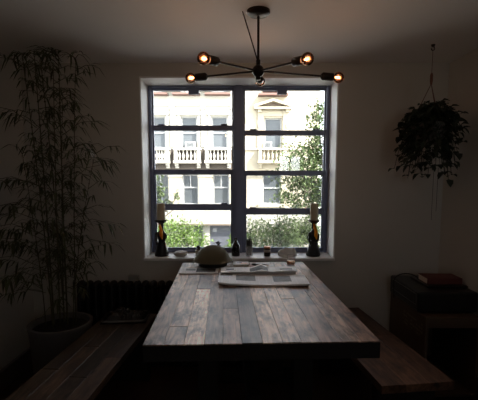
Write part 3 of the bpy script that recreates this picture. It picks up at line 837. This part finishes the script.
BAL = [(.055, 0), (.055, .06), (.035, .08), (.07, .22), (.075, .30), (.04, .46), (.035, .55), (.055, .57), (.055, .62)]
def balcony(parent, x0, x1, m):
    X0, X1 = fx(x0), fx(x1); zt, zs, zb = fz(148.8), fz(161), fz(163.6); dpt = .55
    y0, y1 = YF - dpt, YF + .0
    b = MB().box(X0 - .04, X1 + .04, y0 - .04, y1, zt - .11, zt).box(X0 - .04, X1 + .04, y0 - .04, y1, zb, zs)
    for a in (X0, X1 - .2): b.box(a, a + .2, y0, y0 + .2, zs, zt - .11)
    for a in (X0, X1 - .1): b.box(a, a + .1, y1 - .1, y1, zs, zt - .11)
    for a in (X0 + .02, X1 - .22):
        b.box(a, a + .2, y1 - .4, y1, zb - .14, zb).box(a, a + .2, y1 - .22, y1, zb - .28, zb - .14)
    o = b.build('balcony', m, parent, world=True, bevel=.012)
    n_ = 5; hgt = zt - .11 - zs
    for k in range(n_):
        x = X0 + .2 + (X1 - X0 - .4) * (k + .5) / n_
        MB().lathe([(r, z * hgt / .62) for r, z in BAL], 10, (x, y0 + .1, zs)).build('baluster', m, o, world=True, smooth=True)
    return o

def facade(name, label, x0, x1, wins, low, mw, extra_holes=(), ztop=8.6):
    root = thing(name, label, 'building', ((x0 + x1) / 2, YF, GZ))
    holes = [(fx(a), fx(b), fz(d), fz(c)) for (a, b, c, d) in wins + low] + list(extra_holes)
    # repeat the storey above out of the picture
    holed(MB(), x0, x1, YF, YF + .35, GZ, ztop, holes).build('wall', mw, root, world=True)
    MB().box(x0, x1, YF + .6, YF + 5, GZ, ztop - .3).build('core', M['shaded'], root, world=True)
    MB().box(x0, x1, YF - .5, YF + 5, ztop, ztop + .5).build('cornice', M['stoneT'], root, world=True)
    return root

SEAM = fx(238)
wl = [(150.8, 166.3, 116.5, 148), (182, 197.5, 116.5, 148), (212, 227.5, 116.5, 148), (122, 137, 116.5, 148)]
ll = [(151.5, 168.5, 174.5, 204.5), (182.5, 198, 174.5, 204.5), (213, 229, 174.5, 204.5), (122, 138, 174.5, 204.5)]
gl = [(192.5, 203, 225.5, 248), (209.5, 232, 225, 262), (150, 166, 226, 250)]
up = [(a, b, 72, 92) for (a, b, _, _) in wl]
A = facade('townhouse', 'white stone townhouse with three balconies in a row, seen through the left half window', fx(90), SEAM, wl + up, ll + gl, M['stoneW'])
for (a, b, c, d_) in wl: house_window(A, a, b, c, d_, 132.5)
for (a, b, c, d_) in up: house_window(A, a, b, c, d_, 76)
for (a, b, c, d_) in ll: house_window(A, a, b, c, d_, 187.5, True)
for (a, b, c, d_) in (gl[0], gl[2]): house_window(A, a, b, c, d_, 238)
# door
dX0, dX1, dZ0, dZ1 = fx(209.5), fx(232), GZ, fz(225)
dr = MB().box(dX0, dX1, YF + .15, YF + .24, dZ0, dZ1).build('door', M['door'], A, world=True)
MB().box(fx(212.5), fx(216.3), YF + .12, YF + .148, fz(232), fz(228.3)).build('notice', M['winw'], dr, world=True)
for a, b in ((152, 171), (175.8, 201.3), (206, 231), (120, 146)): balcony(A, a, b, M['stoneW'])
# window surrounds, hoods and pilaster strips of the upper storey
for (a, b, c, d_) in wl:
    sr = MB()
    X0, X1 = fx(a), fx(b)
    sr.box(X0 - .2, X0 - .06, YF - .08, YF, fz(148), fz(115)).box(X1 + .06, X1 + .2, YF - .08, YF, fz(148), fz(115))
    sr.box(X0 - .26, X1 + .26, YF - .16, YF, fz(115), fz(112.5))
    sr.build('window_surround', M['stoneW'], A, world=True, bevel=.01)
for a, b in ((171.8, 175.2), (201.9, 205.4), (231.6, 234.5), (146.5, 150)):
    MB().box(fx(a), fx(b), YF - .14, YF, fz(147), fz(105)).box(fx(a) - .05, fx(b) + .05, YF - .2, YF, fz(109.5), fz(107)).build('pilaster', M['stoneW'], A, world=True)
MB().box(fx(90), SEAM, YF - .1, YF, fz(106), fz(104.6)).build('string_course', M['stoneW'], A, world=True)
for a, b in ((152, 170), (175, 201), (206, 231), (120, 146)):
    MB().box(fx(a), fx(b), YF - .5, YF, fz(96), fz(94.3)).build('ledge', M['ledge'], A, world=True)
for a, b in ((152, 188), (200, 231)):
    MB().box(fx(a), fx(b), YF - .6, YF, fz(91.4), fz(90)).build('ledge', M['stoneT'], A, world=True)
# wall strip coloured dark as the balconies' shade, piers between the lower windows, broad white band
MB().box(fx(90), SEAM, YF - .02, YF, fz(174.2), fz(149)).build('wall_band', M['shaded'], A, world=True)
for a, b in ((169, 182), (198.5, 212.6), (229.4, 234)):
    MB().box(fx(a), fx(b), YF - .12, YF, fz(204.5), fz(177)).box(fx(a) - .04, fx(b) + .04, YF - .16, YF, fz(177), fz(175.3)).build('pier', M['stoneC'], A, world=True)
MB().box(fx(90), SEAM, YF - .25, YF, fz(223.6), fz(209)).build('wall_band', M['stoneW'], A, world=True)
MB().box(fx(90), SEAM, YF - .32, YF, fz(225), fz(223.6)).build('ledge', M['stoneT'], A, world=True)

# right hand house
wr = [(264.3, 281, 118, 148.5)]; lr = [(262.8, 281, 174, 204), (262.8, 281, 226, 250)]
upr = [(264.3, 281, 72, 88)]
B_ = facade('townhouse', 'cream stone townhouse with one pedimented window, seen through the right half window', SEAM, fx(318), wr + upr, lr, M['stoneC'])
house_window(B_, *wr[0], 132.5); house_window(B_, *upr[0], 76); house_window(B_, *lr[0], 188); house_window(B_, *lr[1], 238)
balcony(B_, 258, 285, M['stoneC'])
X0, X1 = fx(264.3), fx(281)
s_ = MB().box(X0 - .42, X0 - .06, YF - .12, YF, fz(148), fz(111)).box(X1 + .06, X1 + .42, YF - .12, YF, fz(148), fz(111))
s_.box(X0 - .06, X1 + .06, YF - .08, YF, fz(116.5), fz(111))
for a in (X0 - .42, X1 + .2): s_.box(a, a + .22, YF - .3, YF, fz(113), fz(108)).box(a + .03, a + .19, YF - .2, YF, fz(128), fz(124))
s_.build('window_surround', M['stoneC'], B_, world=True, bevel=.012)
pz0, pz1 = fz(108.3), fz(100.2); xa, xb, xm = fx(254), fx(290), fx(272)
p_ = MB().box(xa, xb, YF - .5, YF, pz0 - .1, pz0)
p_.hexa([(xa, YF - .5, pz0), (xa, YF, pz0), (xm, YF, pz1 - .13), (xm, YF - .5, pz1 - .13)], [(xa, YF - .5, pz0 + .13), (xa, YF, pz0 + .13), (xm, YF, pz1), (xm, YF - .5, pz1)])
p_.hexa([(xm, YF - .5, pz1 - .13), (xm, YF, pz1 - .13), (xb, YF, pz0), (xb, YF - .5, pz0)], [(xm, YF - .5, pz1), (xm, YF, pz1), (xb, YF, pz0 + .13), (xb, YF - .5, pz0 + .13)])
p_.build('pediment', M['stoneC'], B_, world=True)
MB().add([(xa + .2, YF - .12, pz0), (xb - .2, YF - .12, pz0), (xm, YF - .12, pz1 - .1), (xa + .2, YF, pz0), (xb - .2, YF, pz0), (xm, YF, pz1 - .1)],
         [(0, 1, 2), (5, 4, 3), (0, 3, 4, 1), (1, 4, 5, 2), (2, 5, 3, 0)]).build('tympanum', M['stoneT'], B_, world=True)
MB().box(fx(257.5), fx(286), YF - .6, YF, fz(97), fz(95)).box(fx(262), fx(280), YF - .55, YF, fz(93), fz(90)).build('ledge', M['ledge'], B_, world=True)
MB().box(SEAM, fx(318), YF - .1, YF, fz(150), fz(148.6)).build('string_course', M['stoneC'], B_, world=True)
MB().box(fx(258), fx(285.5), YF - .16, YF, fz(207), fz(204.2)).build('sill', M['stoneC'], B_, world=True)
MB().box(SEAM, fx(318), YF - .1, YF, GZ, fz(212)).build('plinth', M['stoneW'], B_, world=True)

def air_con(x0, x1, y0, y1, label):
    c = F_((x0 + x1) / 2, y1); a = thing('air_conditioner', label, 'air conditioner', (c.x, YF - .02, c.z))
    w_ = fx(x1) - fx(x0); h_ = fz(y0) - fz(y1)
    MB().box(-w_ / 2, w_ / 2, -.22, .24, 0, h_).build('case', M['acw'], a, bevel=.02)
    g_ = MB()
    for k in range(5): g_.box(-w_ * .34, w_ * .34, -.235, -.219, h_ * (.2 + .13 * k), h_ * (.27 + .13 * k))
    g_.build('grille', M['acg'], a)
air_con(185.5, 196, 142, 148.2, 'white air conditioner in the window above the second balcony of the white townhouse')
air_con(263.2, 271.5, 142, 148.8, 'white air conditioner in the pedimented window of the cream townhouse')

# trees and shrubs
def tree(name, label, cat, base, trunk_h, tr, blobs, nleaf, L, lm, group=None, clumps=60):
    root = thing(name, label, cat, base, 0, group)
    b = Vector(base); tk = MB(); fo_ = MB()
    topc = Vector(blobs[0][0])
    tk.tube([b, b + (topc - b) * .5 + Vector((.1, 0, 0)), topc], [tr, tr * .7, tr * .3], 10)
    for (c, r) in blobs:
        c = Vector(c)
        tk.tube([b + (topc - b) * .55, (b + (topc - b) * .55 + c) / 2 + Vector((0, 0, .1)), c], [tr * .45, tr * .3, tr * .12], 6)
    vol = [r[0] * r[1] * r[2] for (_, r) in blobs]
    for (c, r), v in zip(blobs, vol):
        k = int(nleaf * v / sum(vol)); nc_ = max(4, int(clumps * v / sum(vol)))
        cl = []
        for _ in range(nc_):
            q = Vector((random.gauss(0, 1), random.gauss(0, 1), random.gauss(0, 1))).normalized() * random.random() ** .4
            cl.append(Vector(c) + Vector((q.x * r[0], q.y * r[1], q.z * r[2])))
        for _ in range(k):
            g_ = random.choice(cl); s = min(r) * .32
            p = g_ + Vector((random.gauss(0, s), random.gauss(0, s), random.gauss(0, s * .8)))
            dd = Vector((random.gauss(0, 1), random.gauss(0, 1), random.gauss(-.2, .7)))
            fo_.leaf(p, dd, L * random.uniform(.7, 1.3), L * .6, droop=.15)
    tk.build('trunk', M['bark'], root, world=True, smooth=True); fo_.build('crown', lm, root, world=True)
YT = 17.0
Q = lambda x, y, Y=YT: tuple(at(x, y, Y))
bx_ = at(322, 181, YT).x
tree('street_tree', 'leafy street tree filling the right edge of the right window half', 'tree', (bx_ + .3, YT, GZ), 3, .14,
     [(Q(324, 140), (.75, .8, 1.5)), (Q(318, 108), (.35, .4, .45)), (Q(306, 168), (1.1, .9, 1.0)), (Q(300, 192), (1.05, .9, .7)), (Q(318, 196), (.7, .8, .9)), (Q(290, 162), (.4, .4, .3))], 4600, .17, M['tleaf'], clumps=150)
tree('street_tree', 'street tree at the far left whose leafy twigs cross the left window half', 'tree', (at(148, 181, YT).x, YT + .4, GZ), 3, .12,
     [(Q(150, 190), (.5, .6, .9)), (Q(164, 205), (.45, .4, .22)), (Q(178, 196), (.16, .2, .3)), (Q(178, 206), (.30, .2, .14)), (Q(156, 180), (.2, .3, .25))], 1100, .17, M['tleaf'], clumps=60)
YS = 20.3
def shrub(label, px, py, rx, rz, n_, L=.15, Y=YS, lm='sleaf'):
    c = at(px, py, Y)
    tree('shrub', label, 'shrub', (c.x, Y, GZ), 1, .06, [((c.x, Y, c.z), (rx, .7, rz)), ((c.x + .4 * rx, Y + .1, c.z - rz * .7), (rx * .8, .7, rz * .8)), ((c.x - .5 * rx, Y, c.z - rz * .6), (rx * .7, .7, rz * .8))], n_, L, M[lm], 'shrubs in front of the townhouses', clumps=70)
shrub('bright green shrub in front of the white townhouse, left of its grey door', 186, 232, .85, .75, 1500, Y=19.4)
shrub('bright green shrub at the far left behind the left candle holder', 165, 233, .75, .75, 1300, Y=21.5)
shrub('dark green shrub beside the window mullion, in front of the cream townhouse', 254, 232, .8, .7, 1700, Y=21.5, lm='tleaf')
shrub('bushy green shrub in the middle of the right window half', 280, 229, .95, .85, 2300, Y=19.2, lm='tleaf')
shrub('bushy green shrub behind the right candle holder', 309, 227, 1.0, .9, 2300, Y=21.5, lm='tleaf')
shrub('small low shrub just right of the grey door', 232, 240, .25, .4, 300, Y=18.2)

# ================================================================ light
sun = bpy.data.lights.new('sun', 'SUN'); sun.energy = 2.4; sun.angle = math.radians(.6); sun.color = (1, .95, .86)
so = bpy.data.objects.new('sun', sun); COL.objects.link(so)
so.rotation_euler = Vector((-.62, .5, -.78)).to_track_quat('-Z', 'Y').to_euler()
wd = bpy.data.worlds.new('sky'); SC.world = wd; wd.use_nodes = True
nt = wd.node_tree; bg = nt.nodes['Background']
sky = nt.nodes.new('ShaderNodeTexSky'); sky.sky_type = 'HOSEK_WILKIE'; sky.turbidity = 3
sky.sun_direction = Vector((.62, -.5, .78)).normalized(); sky.ground_albedo = .3
hs = nt.nodes.new('ShaderNodeHueSaturation'); hs.inputs['Saturation'].default_value = .4
nt.links.new(sky.outputs[0], hs.inputs['Color'])
warm = nt.nodes.new('ShaderNodeMix'); warm.data_type = 'RGBA'; warm.blend_type = 'MULTIPLY'; warm.inputs[0].default_value = 1; warm.inputs[7].default_value = (1, .95, .88, 1)
nt.links.new(hs.outputs[0], warm.inputs[6])
nt.links.new(warm.outputs[2], bg.inputs['Color']); bg.inputs['Strength'].default_value = 4.2
# sampling aid for daylight through the window opening
pl_ = bpy.data.lights.new('window_portal', 'AREA'); pl_.shape = 'RECTANGLE'; pl_.size = OX1 - OX0; pl_.size_y = OZ1 - SZ
pl_.cycles.is_portal = True
po_ = bpy.data.objects.new('window_portal', pl_); COL.objects.link(po_); po_.location = ((OX0 + OX1) / 2, 3.53, (SZ + OZ1) / 2)
po_.rotation_euler = (math.radians(-90), 0, 0)

pl2 = bpy.data.lights.new('window_portal', 'AREA'); pl2.shape = 'RECTANGLE'; pl2.size = BX1 - BX0; pl2.size_y = BZ1 - BZ0  # same sampling aid for the added fill window
pl2.cycles.is_portal = True
po2 = bpy.data.objects.new('window_portal', pl2); COL.objects.link(po2); po2.location = ((BX0 + BX1) / 2, YB - .21, (BZ0 + BZ1) / 2)
po2.rotation_euler = (math.radians(90), 0, 0)

# ================================================================ camera and view
cam = bpy.data.cameras.new('camera'); cam.sensor_fit = 'HORIZONTAL'; cam.sensor_width = 36; cam.lens = 36 * FPX / 478
cam.shift_y = 22 / 478; cam.clip_start = .05; cam.clip_end = 200
co = bpy.data.objects.new('camera', cam); COL.objects.link(co); co.location = (0, 0, EYE)
co.rotation_euler = (PI / 2 - TILT, 0, 0); SC.camera = co
vs_ = SC.view_settings; vs_.view_transform = 'Standard'; vs_.look = 'None'; vs_.gamma = 1; vs_.use_curve_mapping = False; vs_.exposure = 3.5
cy = SC.cycles
cy.max_bounces = 10; cy.diffuse_bounces = 7; cy.transparent_max_bounces = 16; cy.caustics_reflective = False; cy.caustics_refractive = False
cy.sample_clamp_indirect = 6; cy.use_denoising = True
